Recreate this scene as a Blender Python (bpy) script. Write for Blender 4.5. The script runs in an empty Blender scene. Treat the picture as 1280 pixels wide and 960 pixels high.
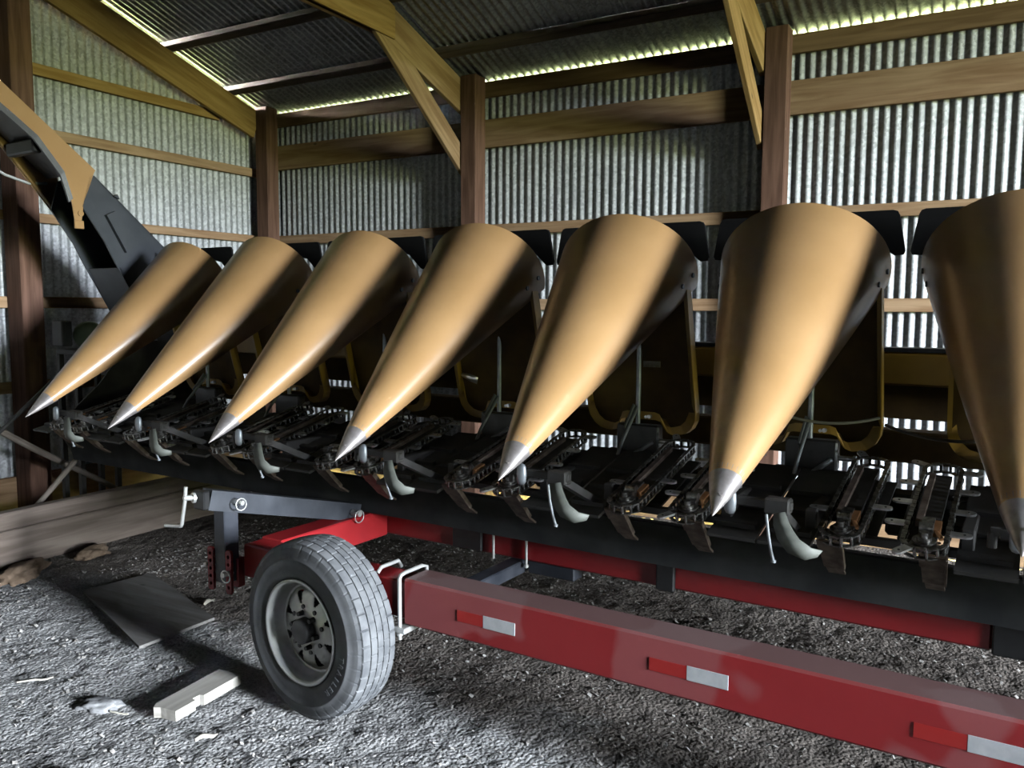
import bpy, math, random
from mathutils import Vector, Matrix, noise
random.seed(7)
C = bpy.context.scene.collection
PI = math.pi
V = Vector

# ------------------------------------------------------------------ materials
def _nodes(name):
    m = bpy.data.materials.new(name); m.use_nodes = True
    nt = m.node_tree; b = nt.nodes['Principled BSDF']
    return m, nt, b

def mat(name, c1, c2=None, rough=.5, metal=0., scale=8., lo=.35, hi=.65, stretch=(1, 1, 1), bump=0., bscale=40., detail=4., spec=.5, coat=0., rough2=None):
    m, nt, b = _nodes(name)
    N, L = nt.nodes, nt.links
    b.inputs['Metallic'].default_value = metal
    b.inputs['Roughness'].default_value = rough
    b.inputs['Specular IOR Level'].default_value = spec
    b.inputs['Coat Weight'].default_value = coat
    b.inputs['Coat Roughness'].default_value = .25
    tc = N.new('ShaderNodeTexCoord'); mp = N.new('ShaderNodeMapping')
    mp.inputs['Scale'].default_value = stretch
    L.new(tc.outputs['Object'], mp.inputs['Vector'])
    if c2 is None:
        b.inputs['Base Color'].default_value = (*c1, 1)
    else:
        nz = N.new('ShaderNodeTexNoise'); nz.inputs['Scale'].default_value = scale; nz.inputs['Detail'].default_value = detail
        L.new(mp.outputs['Vector'], nz.inputs['Vector'])
        cr = N.new('ShaderNodeValToRGB')
        cr.color_ramp.elements[0].position = lo; cr.color_ramp.elements[0].color = (*c1, 1)
        cr.color_ramp.elements[1].position = hi; cr.color_ramp.elements[1].color = (*c2, 1)
        L.new(nz.outputs['Fac'], cr.inputs['Fac']); L.new(cr.outputs['Color'], b.inputs['Base Color'])
        if rough2 is not None:
            mr = N.new('ShaderNodeMapRange'); mr.inputs['To Min'].default_value = rough; mr.inputs['To Max'].default_value = rough2
            mr.inputs['From Min'].default_value = lo; mr.inputs['From Max'].default_value = hi
            L.new(nz.outputs['Fac'], mr.inputs['Value']); L.new(mr.outputs['Result'], b.inputs['Roughness'])
    if bump:
        n2 = N.new('ShaderNodeTexNoise'); n2.inputs['Scale'].default_value = bscale; n2.inputs['Detail'].default_value = 6
        L.new(mp.outputs['Vector'], n2.inputs['Vector'])
        bp = N.new('ShaderNodeBump'); bp.inputs['Strength'].default_value = bump; bp.inputs['Distance'].default_value = .01
        L.new(n2.outputs['Fac'], bp.inputs['Height']); L.new(bp.outputs['Normal'], b.inputs['Normal'])
    return m

def wood(name, c1, c2, rough=.75):
    """sawn timber: grain runs along local X, each board shifted by its own random number, a few knots"""
    m, nt, b = _nodes(name); N, L = nt.nodes, nt.links
    b.inputs['Roughness'].default_value = rough; b.inputs['Specular IOR Level'].default_value = .25
    tc = N.new('ShaderNodeTexCoord'); oi = N.new('ShaderNodeObjectInfo')
    ad = N.new('ShaderNodeVectorMath'); ad.operation = 'ADD'
    mu = N.new('ShaderNodeMath'); mu.operation = 'MULTIPLY'; mu.inputs[1].default_value = 37.
    L.new(oi.outputs['Random'], mu.inputs[0]); L.new(tc.outputs['Object'], ad.inputs[0]); L.new(mu.outputs[0], ad.inputs[1])
    mp = N.new('ShaderNodeMapping'); mp.inputs['Scale'].default_value = (1.3, 16, 16); L.new(ad.outputs[0], mp.inputs['Vector'])
    nz = N.new('ShaderNodeTexNoise'); nz.inputs['Scale'].default_value = 1.6; nz.inputs['Detail'].default_value = 8; nz.inputs['Distortion'].default_value = .6
    L.new(mp.outputs['Vector'], nz.inputs['Vector'])
    cr = N.new('ShaderNodeValToRGB')
    cr.color_ramp.elements[0].position = .34; cr.color_ramp.elements[0].color = (*c1, 1)
    cr.color_ramp.elements[1].position = .66; cr.color_ramp.elements[1].color = (*c2, 1)
    L.new(nz.outputs['Fac'], cr.inputs['Fac'])
    vo = N.new('ShaderNodeTexVoronoi'); vo.inputs['Scale'].default_value = 1.6
    m2 = N.new('ShaderNodeMapping'); m2.inputs['Scale'].default_value = (1, 2.2, 2.2); L.new(ad.outputs[0], m2.inputs['Vector']); L.new(m2.outputs['Vector'], vo.inputs['Vector'])
    kr = N.new('ShaderNodeValToRGB'); kr.color_ramp.elements[0].position = .02; kr.color_ramp.elements[0].color = (.25, .25, .25, 1)
    kr.color_ramp.elements[1].position = .05; kr.color_ramp.elements[1].color = (1, 1, 1, 1)
    L.new(vo.outputs['Distance'], kr.inputs['Fac'])
    mx = N.new('ShaderNodeMixRGB'); mx.blend_type = 'MULTIPLY'; mx.inputs['Fac'].default_value = .8
    L.new(cr.outputs['Color'], mx.inputs['Color1']); L.new(kr.outputs['Color'], mx.inputs['Color2']); L.new(mx.outputs['Color'], b.inputs['Base Color'])
    bp = N.new('ShaderNodeBump'); bp.inputs['Strength'].default_value = .25; bp.inputs['Distance'].default_value = .004
    L.new(nz.outputs['Fac'], bp.inputs['Height']); L.new(bp.outputs['Normal'], b.inputs['Normal'])
    return m

def galvanised(name, c1, c2, metal=.55, rough=.5):
    """zinc sheet: small crystalline spangle plus wider weathering"""
    m, nt, b = _nodes(name); N, L = nt.nodes, nt.links
    b.inputs['Metallic'].default_value = metal; b.inputs['Roughness'].default_value = rough
    tc = N.new('ShaderNodeTexCoord')
    vo = N.new('ShaderNodeTexVoronoi'); vo.inputs['Scale'].default_value = 55.; L.new(tc.outputs['Object'], vo.inputs['Vector'])
    nz = N.new('ShaderNodeTexNoise'); nz.inputs['Scale'].default_value = 2.2; nz.inputs['Detail'].default_value = 5; L.new(tc.outputs['Object'], nz.inputs['Vector'])
    sp = N.new('ShaderNodeSeparateColor'); L.new(vo.outputs['Color'], sp.inputs['Color'])
    mx = N.new('ShaderNodeMath'); mx.operation = 'MULTIPLY_ADD'; mx.inputs[1].default_value = .55
    ml = N.new('ShaderNodeMath'); ml.operation = 'MULTIPLY'; ml.inputs[1].default_value = .5
    L.new(nz.outputs['Fac'], ml.inputs[0]); L.new(sp.outputs['Red'], mx.inputs[0]); L.new(ml.outputs[0], mx.inputs[2])
    cr = N.new('ShaderNodeValToRGB')
    cr.color_ramp.elements[0].position = .2; cr.color_ramp.elements[0].color = (*c1, 1)
    cr.color_ramp.elements[1].position = .85; cr.color_ramp.elements[1].color = (*c2, 1)
    L.new(mx.outputs[0], cr.inputs['Fac']); L.new(cr.outputs['Color'], b.inputs['Base Color'])
    return m

M = {}
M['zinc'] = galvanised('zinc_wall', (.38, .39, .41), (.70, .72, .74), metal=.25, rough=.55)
M['sheet_unseen'] = galvanised('dark_unseen_sheet', (.05, .045, .04), (.12, .105, .09), metal=.2, rough=.7)  # dark tone chosen for unseen walls and roof slope to cut bounced light
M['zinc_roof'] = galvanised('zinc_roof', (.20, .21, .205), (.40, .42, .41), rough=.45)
M['wood_new'] = wood('pine_yellow', (.50, .29, .11), (.72, .47, .22))
M['wood_girt'] = wood('pine_girt', (.42, .25, .135), (.64, .43, .26))
M['wood_old'] = wood('pine_weathered', (.31, .19, .105), (.48, .31, .18))
M['wood_purlin'] = wood('dark_purlin', (.15, .115, .08), (.25, .19, .14))
M['wood_post'] = wood('treated_post', (.15, .08, .055), (.28, .155, .11))
M['wood_grey'] = wood('grey_plank', (.20, .155, .128), (.31, .25, .21), .85)
M['ply'] = wood('dirty_plywood', (.22, .205, .19), (.33, .315, .30), .85)
M['block'] = wood('pale_timber', (.40, .37, .33), (.56, .53, .48), .8)
M['gold'] = mat('gold_paint', (.455, .265, .112), (.51, .302, .134), rough=.30, scale=3., spec=.5, bump=.02, bscale=220, rough2=.36, coat=.25)
M['yellow'] = mat('yellow_paint', (.52, .30, .045), (.42, .24, .04), rough=.4, scale=5.)
M['yellow_shade'] = mat('shaded_yellow_paint', (.085, .050, .018), (.16, .095, .028), rough=.7, scale=6, spec=.3)  # yellow paint with the shade put into its colour
M['stick'] = mat('faded_sticker', (.30, .27, .24), (.18, .14, .11), rough=.6, scale=60)
M['steel_cap'] = mat('bare_steel', (.25, .225, .22), (.36, .33, .325), rough=.48, metal=.6, scale=30, stretch=(1, 1, 1), rough2=.5)
M['black'] = mat('black_paint', (.010, .010, .011), (.020, .020, .021), rough=.45, scale=9)
M['black_dirty'] = mat('dusty_black', (.018, .018, .018), (.045, .042, .040), rough=.65, scale=7)
M['skid'] = mat('scuffed_grey_steel', (.045, .047, .050), (.085, .086, .086), rough=.85, metal=0, scale=6, spec=.2)
M['rubber_black'] = mat('black_rubber', (.006, .006, .006), rough=.8, spec=.2)
M['chain'] = mat('oiled_steel', (.06, .056, .052), (.26, .255, .245), rough=.30, metal=.9, scale=60)
M['bright'] = mat('worn_bright_steel', (.48, .48, .49), (.72, .72, .73), rough=.3, metal=.85, scale=40)
M['pin'] = mat('polished_pins', (.22, .22, .215), (.44, .44, .43), rough=.26, metal=.9, scale=50)
M['rust'] = mat('rusty_steel', (.10, .07, .055), (.24, .19, .16), rough=.6, metal=.4, scale=25)
M['copper'] = mat('worn_bronze', (.35, .16, .06), (.48, .25, .12), rough=.4, metal=.7, scale=20)
M['poly'] = mat('grey_poly', (.11, .118, .104), (.17, .178, .16), rough=.6, scale=14)
M['rod'] = mat('grey_rod', (.20, .22, .24), (.30, .32, .34), rough=.45, metal=.5, scale=20)
M['poly_black'] = mat('black_poly', (.035, .04, .05), (.055, .06, .07), rough=.42, scale=5)
M['red'] = mat('dusty_red_paint', (.34, .018, .022), (.37, .085, .088), rough=.38, scale=2.3, lo=.50, hi=.53, detail=2.5, rough2=.6)
def dusty(m, col, amount):
    nt = m.node_tree; N, L = nt.nodes, nt.links; b = N['Principled BSDF']
    src = b.inputs['Base Color'].links[0].from_socket
    g = N.new('ShaderNodeNewGeometry'); sp = N.new('ShaderNodeSeparateXYZ'); L.new(g.outputs['Normal'], sp.inputs[0])
    mr = N.new('ShaderNodeMapRange'); mr.inputs['From Min'].default_value = .5; mr.inputs['From Max'].default_value = .95; mr.inputs['To Max'].default_value = amount
    L.new(sp.outputs['Z'], mr.inputs['Value'])
    mx = N.new('ShaderNodeMixRGB'); mx.inputs['Color2'].default_value = (*col, 1); L.new(mr.outputs['Result'], mx.inputs['Fac']); L.new(src, mx.inputs['Color1']); L.new(mx.outputs['Color'], b.inputs['Base Color'])
dusty(M['red'], (.15, .115, .11), .85)
M['red_clean'] = mat('red_paint', (.42, .022, .026), (.36, .02, .025), rough=.38, scale=6)
M['navy'] = mat('blue_black_paint', (.022, .026, .036), (.05, .055, .068), rough=.5, scale=9)
M['tape_red'] = mat('red_reflector', (.46, .022, .02), rough=.35)
M['tape_white'] = mat('white_reflector', (.62, .64, .66), (.74, .75, .77), rough=.35, scale=30)
M['zincbolt'] = mat('zinc_plated', (.62, .62, .60), (.75, .75, .73), rough=.4, metal=.6, scale=30)
M['tyre'] = mat('tyre_rubber', (.075, .077, .082), (.13, .133, .14), rough=.7, scale=7, spec=.4)
M['tread'] = mat('dusty_tread', (.12, .125, .135), (.20, .205, .215), rough=.7, scale=18, spec=.4)
M['letter'] = mat('raised_letters', (.17, .175, .185), rough=.6)
M['rim'] = mat('grey_rim', (.40, .405, .39), (.50, .50, .485), rough=.42, metal=.35, scale=9)
M['hub'] = mat('black_hub', (.012, .012, .013), rough=.5)
M['hose'] = mat('grey_hose', (.30, .28, .26), rough=.55)
M['cable'] = mat('pale_cable', (.55, .56, .58), rough=.45)
M['green'] = mat('faded_green', (.16, .22, .17), (.24, .30, .24), rough=.6, scale=9)
M['pole'] = wood('dry_pole', (.16, .13, .11), (.28, .24, .20), .85)
M['chaff'] = mat('pale_chaff', (.36, .33, .30), (.66, .63, .60), rough=.8, scale=60)
M['straw'] = mat('straw', (.60, .55, .46), (.72, .68, .60), rough=.7, scale=30)
M['clod'] = mat('brown_clod', (.17, .115, .075), (.28, .20, .14), rough=.95, scale=14, bump=.6, bscale=30)
M['stone'] = mat('grey_stone', (.26, .26, .27), (.38, .38, .39), rough=.9, scale=12, bump=.3, bscale=40)
M['blue'] = mat('blue_plastic', (.02, .06, .22), rough=.5)

def earth():
    m, nt, b = _nodes('barn_dirt'); N, L = nt.nodes, nt.links
    b.inputs['Roughness'].default_value = .9; b.inputs['Specular IOR Level'].default_value = .3
    tc = N.new('ShaderNodeTexCoord')
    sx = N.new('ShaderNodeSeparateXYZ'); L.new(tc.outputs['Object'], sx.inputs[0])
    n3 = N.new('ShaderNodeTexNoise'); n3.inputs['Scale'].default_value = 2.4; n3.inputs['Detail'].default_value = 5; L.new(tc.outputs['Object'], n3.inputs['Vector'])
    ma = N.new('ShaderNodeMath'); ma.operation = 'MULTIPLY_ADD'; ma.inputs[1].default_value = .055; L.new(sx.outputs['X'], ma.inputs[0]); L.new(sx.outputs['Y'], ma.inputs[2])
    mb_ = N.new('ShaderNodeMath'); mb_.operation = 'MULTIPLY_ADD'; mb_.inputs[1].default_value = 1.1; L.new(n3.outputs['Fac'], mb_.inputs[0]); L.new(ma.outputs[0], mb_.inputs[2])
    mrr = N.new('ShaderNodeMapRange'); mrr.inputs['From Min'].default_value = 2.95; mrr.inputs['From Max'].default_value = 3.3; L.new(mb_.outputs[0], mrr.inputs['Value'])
    n1 = N.new('ShaderNodeTexNoise'); n1.inputs['Scale'].default_value = 1.3; n1.inputs['Detail'].default_value = 6
    n2 = N.new('ShaderNodeTexNoise'); n2.inputs['Scale'].default_value = 95; n2.inputs['Detail'].default_value = 5
    L.new(tc.outputs['Object'], n1.inputs['Vector']); L.new(tc.outputs['Object'], n2.inputs['Vector'])
    c1 = N.new('ShaderNodeValToRGB'); c1.color_ramp.elements[0].position = .3; c1.color_ramp.elements[0].color = (.44, .427, .42, 1)
    c1.color_ramp.elements[1].position = .7; c1.color_ramp.elements[1].color = (.62, .61, .605, 1)
    c2 = N.new('ShaderNodeValToRGB'); c2.color_ramp.elements[0].position = .36; c2.color_ramp.elements[0].color = (.6, .6, .6, 1)
    c2.color_ramp.elements[1].position = .68; c2.color_ramp.elements[1].color = (1.25, 1.25, 1.25, 1)
    L.new(n1.outputs['Fac'], c1.inputs['Fac']); L.new(n2.outputs['Fac'], c2.inputs['Fac'])
    mx = N.new('ShaderNodeMixRGB'); mx.blend_type = 'MULTIPLY'; mx.inputs['Fac'].default_value = 1
    L.new(c1.outputs['Color'], mx.inputs['Color1']); L.new(c2.outputs['Color'], mx.inputs['Color2'])
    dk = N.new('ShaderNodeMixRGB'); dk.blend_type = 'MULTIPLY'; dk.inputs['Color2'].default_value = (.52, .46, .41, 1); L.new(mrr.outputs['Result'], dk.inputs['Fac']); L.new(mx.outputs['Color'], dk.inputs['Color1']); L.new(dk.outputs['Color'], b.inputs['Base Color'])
    bp = N.new('ShaderNodeBump'); bp.inputs['Strength'].default_value = .9; bp.inputs['Distance'].default_value = .012
    vo = N.new('ShaderNodeTexVoronoi'); vo.inputs['Scale'].default_value = 62.; L.new(tc.outputs['Object'], vo.inputs['Vector'])
    hs = N.new('ShaderNodeMath'); hs.operation = 'MULTIPLY_ADD'; hs.inputs[1].default_value = -.9; L.new(vo.outputs['Distance'], hs.inputs[0]); L.new(n2.outputs['Fac'], hs.inputs[2])
    L.new(hs.outputs[0], bp.inputs['Height']); L.new(bp.outputs['Normal'], b.inputs['Normal'])
    return m
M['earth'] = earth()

# ------------------------------------------------------------------ mesh helpers
class MB:
    def __init__(s): s.v = []; s.f = []; s.sm = []; s.mi = []; s.cur = 0
    def add(s, vs, fs, smooth=False):
        o = len(s.v); s.v.extend([tuple(p) for p in vs])
        for f in fs: s.f.append(tuple(o + i for i in f)); s.sm.append(smooth); s.mi.append(s.cur)
        return s
    def box(s, x0, x1, y0, y1, z0, z1):
        return s.hexa([(x0, y0, z0), (x1, y0, z0), (x1, y1, z0), (x0, y1, z0), (x0, y0, z1), (x1, y0, z1), (x1, y1, z1), (x0, y1, z1)])
    def hexa(s, p): return s.add(p, [(3, 2, 1, 0), (4, 5, 6, 7), (0, 1, 5, 4), (1, 2, 6, 5), (2, 3, 7, 6), (3, 0, 4, 7)])
    def bbox(s, x0, x1, y0, y1, z0, z1, r):
        """box with small chamfers on all edges"""
        import itertools
        xs, ys, zs = (x0, x1), (y0, y1), (z0, z1)
        vs = {}; lst = []
        for i, j, k in itertools.product((0, 1), repeat=3):
            sx, sy, sz = (1, -1)[i], (1, -1)[j], (1, -1)[k]
            for a in range(3):
                d = [r * sx, r * sy, r * sz]; d[a] = 0
                vs[(i, j, k, a)] = len(lst); lst.append((xs[i] + d[0], ys[j] + d[1], zs[k] + d[2]))
        F = []
        def q(l): F.append(tuple(vs[t] for t in l))
        for i in (0, 1):
            l = [(i, 0, 0, 0), (i, 1, 0, 0), (i, 1, 1, 0), (i, 0, 1, 0)]; q(l if i else l[::-1])
            l = [(0, i, 0, 1), (0, i, 1, 1), (1, i, 1, 1), (1, i, 0, 1)]; q(l if i else l[::-1])
            l = [(0, 0, i, 2), (1, 0, i, 2), (1, 1, i, 2), (0, 1, i, 2)]; q(l if i else l[::-1])
        for j in (0, 1):
            for k in (0, 1):
                F.append((vs[(0, j, k, 1)], vs[(1, j, k, 1)], vs[(1, j, k, 2)], vs[(0, j, k, 2)]))
                F.append((vs[(j, 0, k, 0)], vs[(j, 1, k, 0)], vs[(j, 1, k, 2)], vs[(j, 0, k, 2)]))
                F.append((vs[(j, k, 0, 0)], vs[(j, k, 1, 0)], vs[(j, k, 1, 1)], vs[(j, k, 0, 1)]))
        for i, j, k in itertools.product((0, 1), repeat=3): F.append((vs[(i, j, k, 0)], vs[(i, j, k, 1)], vs[(i, j, k, 2)]))
        return s.add(lst, F)
    def obox(s, c, ax, ay, az):
        """box about centre c with half-axis vectors"""
        c, ax, ay, az = V(c), V(ax), V(ay), V(az)
        return s.hexa([c - ax - ay - az, c + ax - ay - az, c + ax + ay - az, c - ax + ay - az, c - ax - ay + az, c + ax - ay + az, c + ax + ay + az, c - ax + ay + az])
    def bar(s, a, b, w, h, up=(0, 0, 1)):
        a, b = V(a), V(b); d = (b - a); x = d.normalized(); y = V(up).cross(x).normalized(); z = x.cross(y)
        return s.obox((a + b) / 2, d / 2, y * w / 2, z * h / 2)
    def prism(s, poly, d):
        n = len(poly); d = V(d); vs = [V(p) for p in poly] + [V(p) + d for p in poly]
        return s.add(vs, [tuple(range(n))[::-1], tuple(range(n, 2 * n))] + [(i, (i + 1) % n, n + (i + 1) % n, n + i) for i in range(n)])
    def tube(s, pts, r, n=8, caps=True, smooth=True):
        pts = [V(p) for p in pts]; m = len(pts); rings = []
        up = V((0, 0, 1)); t0 = (pts[1] - pts[0]).normalized()
        if abs(t0.dot(up)) > .9: up = V((1, 0, 0))
        rr = r if hasattr(r, '__len__') else [r] * m
        for i, p in enumerate(pts):
            t = (pts[min(i + 1, m - 1)] - pts[max(i - 1, 0)]).normalized()
            x = t.cross(up).normalized(); y = x.cross(t); up = y
            rings += [p + (x * math.cos(2 * PI * k / n) + y * math.sin(2 * PI * k / n)) * rr[i] for k in range(n)]
        F = [(i * n + k, i * n + (k + 1) % n, (i + 1) * n + (k + 1) % n, (i + 1) * n + k) for i in range(m - 1) for k in range(n)]
        s.add(rings, F, smooth)
        if caps:
            s.add(rings[:n], [tuple(range(n))]); s.add(rings[-n:], [tuple(range(n))[::-1]])
        return s
    def lathe(s, prof, n=48, mtx=None, smooth=True):
        """profile [(r, h)] about local Z"""
        mtx = mtx or Matrix.Identity(4); m = len(prof)
        vs = [mtx @ V((r * math.cos(2 * PI * k / n), r * math.sin(2 * PI * k / n), h)) for r, h in prof for k in range(n)]
        F = [(i * n + k, i * n + (k + 1) % n, (i + 1) * n + (k + 1) % n, (i + 1) * n + k) for i in range(m - 1) for k in range(n)]
        return s.add(vs, F, smooth)
    def disc(s, c, axis, r, h, n=16):
        c, a = V(c), V(axis).normalized()
        return s.tube([c - a * h / 2, c + a * h / 2], r, n)
    def mesh(s, name, mats, fix=True):
        me = bpy.data.meshes.new(name); me.from_pydata(s.v, [], s.f)
        for m in (mats if isinstance(mats, (list, tuple)) else [mats]): me.materials.append(m)
        me.polygons.foreach_set('use_smooth', s.sm); me.polygons.foreach_set('material_index', s.mi)
        if fix:
            import bmesh
            b = bmesh.new(); b.from_mesh(me); bmesh.ops.recalc_face_normals(b, faces=b.faces); b.to_mesh(me); b.free()
        me.update(); return me
    def obj(s, name, mats, parent=None, loc=(0, 0, 0), fix=True):
        o = bpy.data.objects.new(name, s.mesh(name, mats, fix)); C.objects.link(o); o.location = loc
        if parent: o.parent = parent
        return o

def tag(o, label=None, cat=None, group=None, kind=None):
    if label: o['label'] = label
    if cat: o['category'] = cat
    if group: o['group'] = group
    if kind: o['kind'] = kind
    return o
def empty(name, loc, rz=0.):
    o = bpy.data.objects.new(name, None); C.objects.link(o); o.location = loc; o.rotation_euler = (0, 0, rz); o.empty_display_size = .1
    return o
def copy_part(o, parent, dx):
    c = o.copy(); C.objects.link(c); c.parent = parent; c.location = o.location + V(dx)
    return c
def copy_tree(o, parent, dx, skip=None):
    c = copy_part(o, parent, dx)
    for ch in list(o.children):
        if not (skip and ch.name.startswith(skip)): copy_part(ch, c, (0, 0, 0))
    return c

# ------------------------------------------------------------------ camera (fitted to the photograph's perspective)
H = 1.5764
yaw, pitch, roll = .51784747, .09094337, .00457318
cy, sy = math.cos(yaw), math.sin(yaw)
Fw, Rt, Up = V((-sy, cy, 0)), V((cy, sy, 0)), V((0, 0, 1))
F2 = Fw * math.cos(pitch) - Up * math.sin(pitch); U2 = Up * math.cos(pitch) + Fw * math.sin(pitch)
R3 = Rt * math.cos(roll) + U2 * math.sin(roll); U3 = U2 * math.cos(roll) - Rt * math.sin(roll)
cd = bpy.data.cameras.new('camera'); cam = bpy.data.objects.new('camera', cd); C.objects.link(cam)
mw = Matrix((R3, U3, -F2)).transposed().to_4x4(); mw.translation = V((0, 0, H)); cam.matrix_world = mw
cd.sensor_width = 36; cd.lens = 36 * 1032.138 / 1280; cd.clip_start = .05
bpy.context.scene.camera = cam

# ------------------------------------------------------------------ the shed
YB, XL = 5.93, -6.21                    # inner faces of the girts
PITCH, AMP = .0678, .0095
ROOF_S = .325                           # roof slope
def rake(y): return 3.44 + (5.80 - y) * ROOF_S if y > 0 else 3.44 + (5.80 + y) * ROOF_S
XR, YF = 13., -5.9

def corrugated(name, o, du, lu, dv, top, n, mats, amp=.0092):
    """sheet whose waves repeat along du; top(u) gives the length along dv"""
    o, du, dv, n = V(o), V(du), V(dv), V(n); k = 8; N = int(lu / PITCH * k); mb = MB(); vs = []
    for i in range(N + 1):
        t = lu * i / N; w_ = math.sin(2 * PI * t / PITCH); a = amp * (.72 * math.asin(max(-1, min(1, w_))) * 2 / PI + .28 * w_)
        p = o + du * t + n * a; h = top(t)
        for j in range(2): vs.append(p + dv * h * j)
    mb.add(vs, [(2 * i, 2 * i + 2, 2 * i + 3, 2 * i + 1) for i in range(N)], True)
    ob = mb.obj(name, mats, fix=False); ob['kind'] = 'structure'
    return ob
corrugated('wall_back', (XL - .06, YB + .055, -.15), (1, 0, 0), XR - XL + .1, (0, 0, 1), lambda t: 3.565, (0, -1, 0), M['zinc'])
corrugated('wall_left', (XL - .055, YF, -.15), (0, 1, 0), YB + .06 - YF, (0, 0, 1), lambda t: rake(YF + t) + .09, (1, 0, 0), M['zinc'])
corrugated('wall_front', (XL - .06, YF - .05, -.15), (1, 0, 0), XR - XL + .1, (0, 0, 1), lambda t: 3.55, (0, 1, 0), M['sheet_unseen'])
# right-hand gable with the big open doorway the daylight comes through
DY0, DY1, DZ = -1.0, 1.3, 4.4
corrugated('wall_right', (XR, YF, 0), (0, 1, 0), DY0 - YF, (0, 0, 1), lambda t: rake(YF + t), (-1, 0, 0), M['sheet_unseen'])
corrugated('wall_right', (XR, DY1, 0), (0, 1, 0), YB - DY1, (0, 0, 1), lambda t: rake(DY1 + t), (-1, 0, 0), M['sheet_unseen'])
corrugated('wall_right', (XR, DY0, DZ), (0, 1, 0), DY1 - DY0, (0, 0, 1), lambda t: rake(DY0 + t) - DZ, (-1, 0, 0), M['sheet_unseen'])
RZ = .052                                # roof sheet above the rafter tops
nr = V((0, ROOF_S, 1)).normalized(); dr = V((0, 1, -ROOF_S)).normalized(); L = (6.32) / dr.y
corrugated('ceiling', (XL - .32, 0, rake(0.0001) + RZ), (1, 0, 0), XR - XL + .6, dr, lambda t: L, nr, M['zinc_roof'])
dr2 = V((0, -1, -ROOF_S)).normalized()
corrugated('ceiling', (XL - .32, 0, rake(0.0001) + RZ), (1, 0, 0), XR - XL + .6, dr2, lambda t: L, V((0, -ROOF_S, 1)).normalized(), M['sheet_unseen'])

TR = [0]
def timber(a, b, w, h, m, label, cat, up=(0, 0, 1), group=None, ch=.004):
    """a board from a to b; its mesh runs along local X"""
    a, b = V(a), V(b); d = b - a; x = d.normalized(); y = V(up).cross(x).normalized(); z = x.cross(y)
    TR[0] += 1
    o = MB().bbox(-d.length / 2, d.length / 2, -w / 2, w / 2, -h / 2, h / 2, ch).obj('lumber_%d' % TR[0], M[m])  # structural framing: posts, girts, rafters, braces and purlins
    mt = Matrix((x, y, z)).transposed().to_4x4(); mt.translation = (a + b) / 2; o.matrix_world = mt
    return tag(o, label, cat, group, 'structure')
# posts
def post(x0, x1, y0, y1, top, label):
    timber(((x0 + x1) / 2, (y0 + y1) / 2, -.02), ((x0 + x1) / 2, (y0 + y1) / 2, top), y1 - y0, x1 - x0, 'wood_post', label, 'post', up=(1, 0, 0), group='wooden posts', ch=.006)
post(-6.131, -5.977, 5.785, 5.93, 3.47, 'brown wooden post in the corner where the two corrugated walls meet')
post(-3.785, -3.640, 5.775, 5.93, 3.455, 'brown wooden post at the foot of the gusseted rafter, middle of the back wall')
post(-1.363, -1.212, 5.79, 5.93, 3.455, 'brown wooden post on the back wall behind the second snout from the right')
post(1.08, 1.23, 5.79, 5.93, 3.455, 'wooden post on the back wall behind the rightmost snout')
post(-6.21, -6.02, 3.44, 3.60, 4.15, 'tall dark brown wooden post standing against the left wall')
post(-6.21, -6.02, 1.0, 1.16, 4.9, 'wooden post on the left wall nearer the camera')
# boards on the back wall, one run per bay
bays = [(-6.2, -3.72, 'left bay'), (-3.71, -1.29, 'middle bay'), (-1.28, XR, 'right bay')]
rows = [(3.300, 3.425, 'eave board under the roof edge', 'wood_old'), (2.895, 3.122, 'wide plank below the eave board', 'wood_girt'), (2.182, 2.270, 'narrow girt just above the snouts', 'wood_girt'),
        (1.567, 1.655, 'narrow girt half hidden behind the snouts', 'wood_girt'), (.94, 1.03, 'low girt behind the corn head', 'wood_old'), (-.03, .32, 'skirting plank at the foot', 'wood_old')]
for x0, x1, bay in bays:
    for z0, z1, nm, m in rows:
        timber((x0, YB + .02, (z0 + z1) / 2), (x1, YB + .02, (z0 + z1) / 2), .04, z1 - z0, m, '%s of the back wall, %s' % (nm, bay), 'board', group='boards on the back wall')
lrows = [(3.293, 3.378, 'topmost girt', 'wood_new'), (2.835, 2.915, 'second girt from the top', 'wood_girt'), (2.205, 2.275, 'girt level with the snout tops', 'wood_girt'), (1.565, 1.65, 'girt near the green motor', 'wood_girt'), (.935, 1.02, 'low girt', 'wood_old'), (.02, .31, 'skirting plank', 'wood_old')]
for z0, z1, nm, m in lrows:
    y1 = min(5.93, 5.80 + (3.44 - .27 - z1) / ROOF_S + .28) if z1 > 3.2 else 5.93
    timber((XL - .02, -5.8, (z0 + z1) / 2), (XL - .02, y1, (z0 + z1) / 2), .04, z1 - z0, m, '%s on the left wall' % nm, 'board', group='girts on the left wall')
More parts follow.
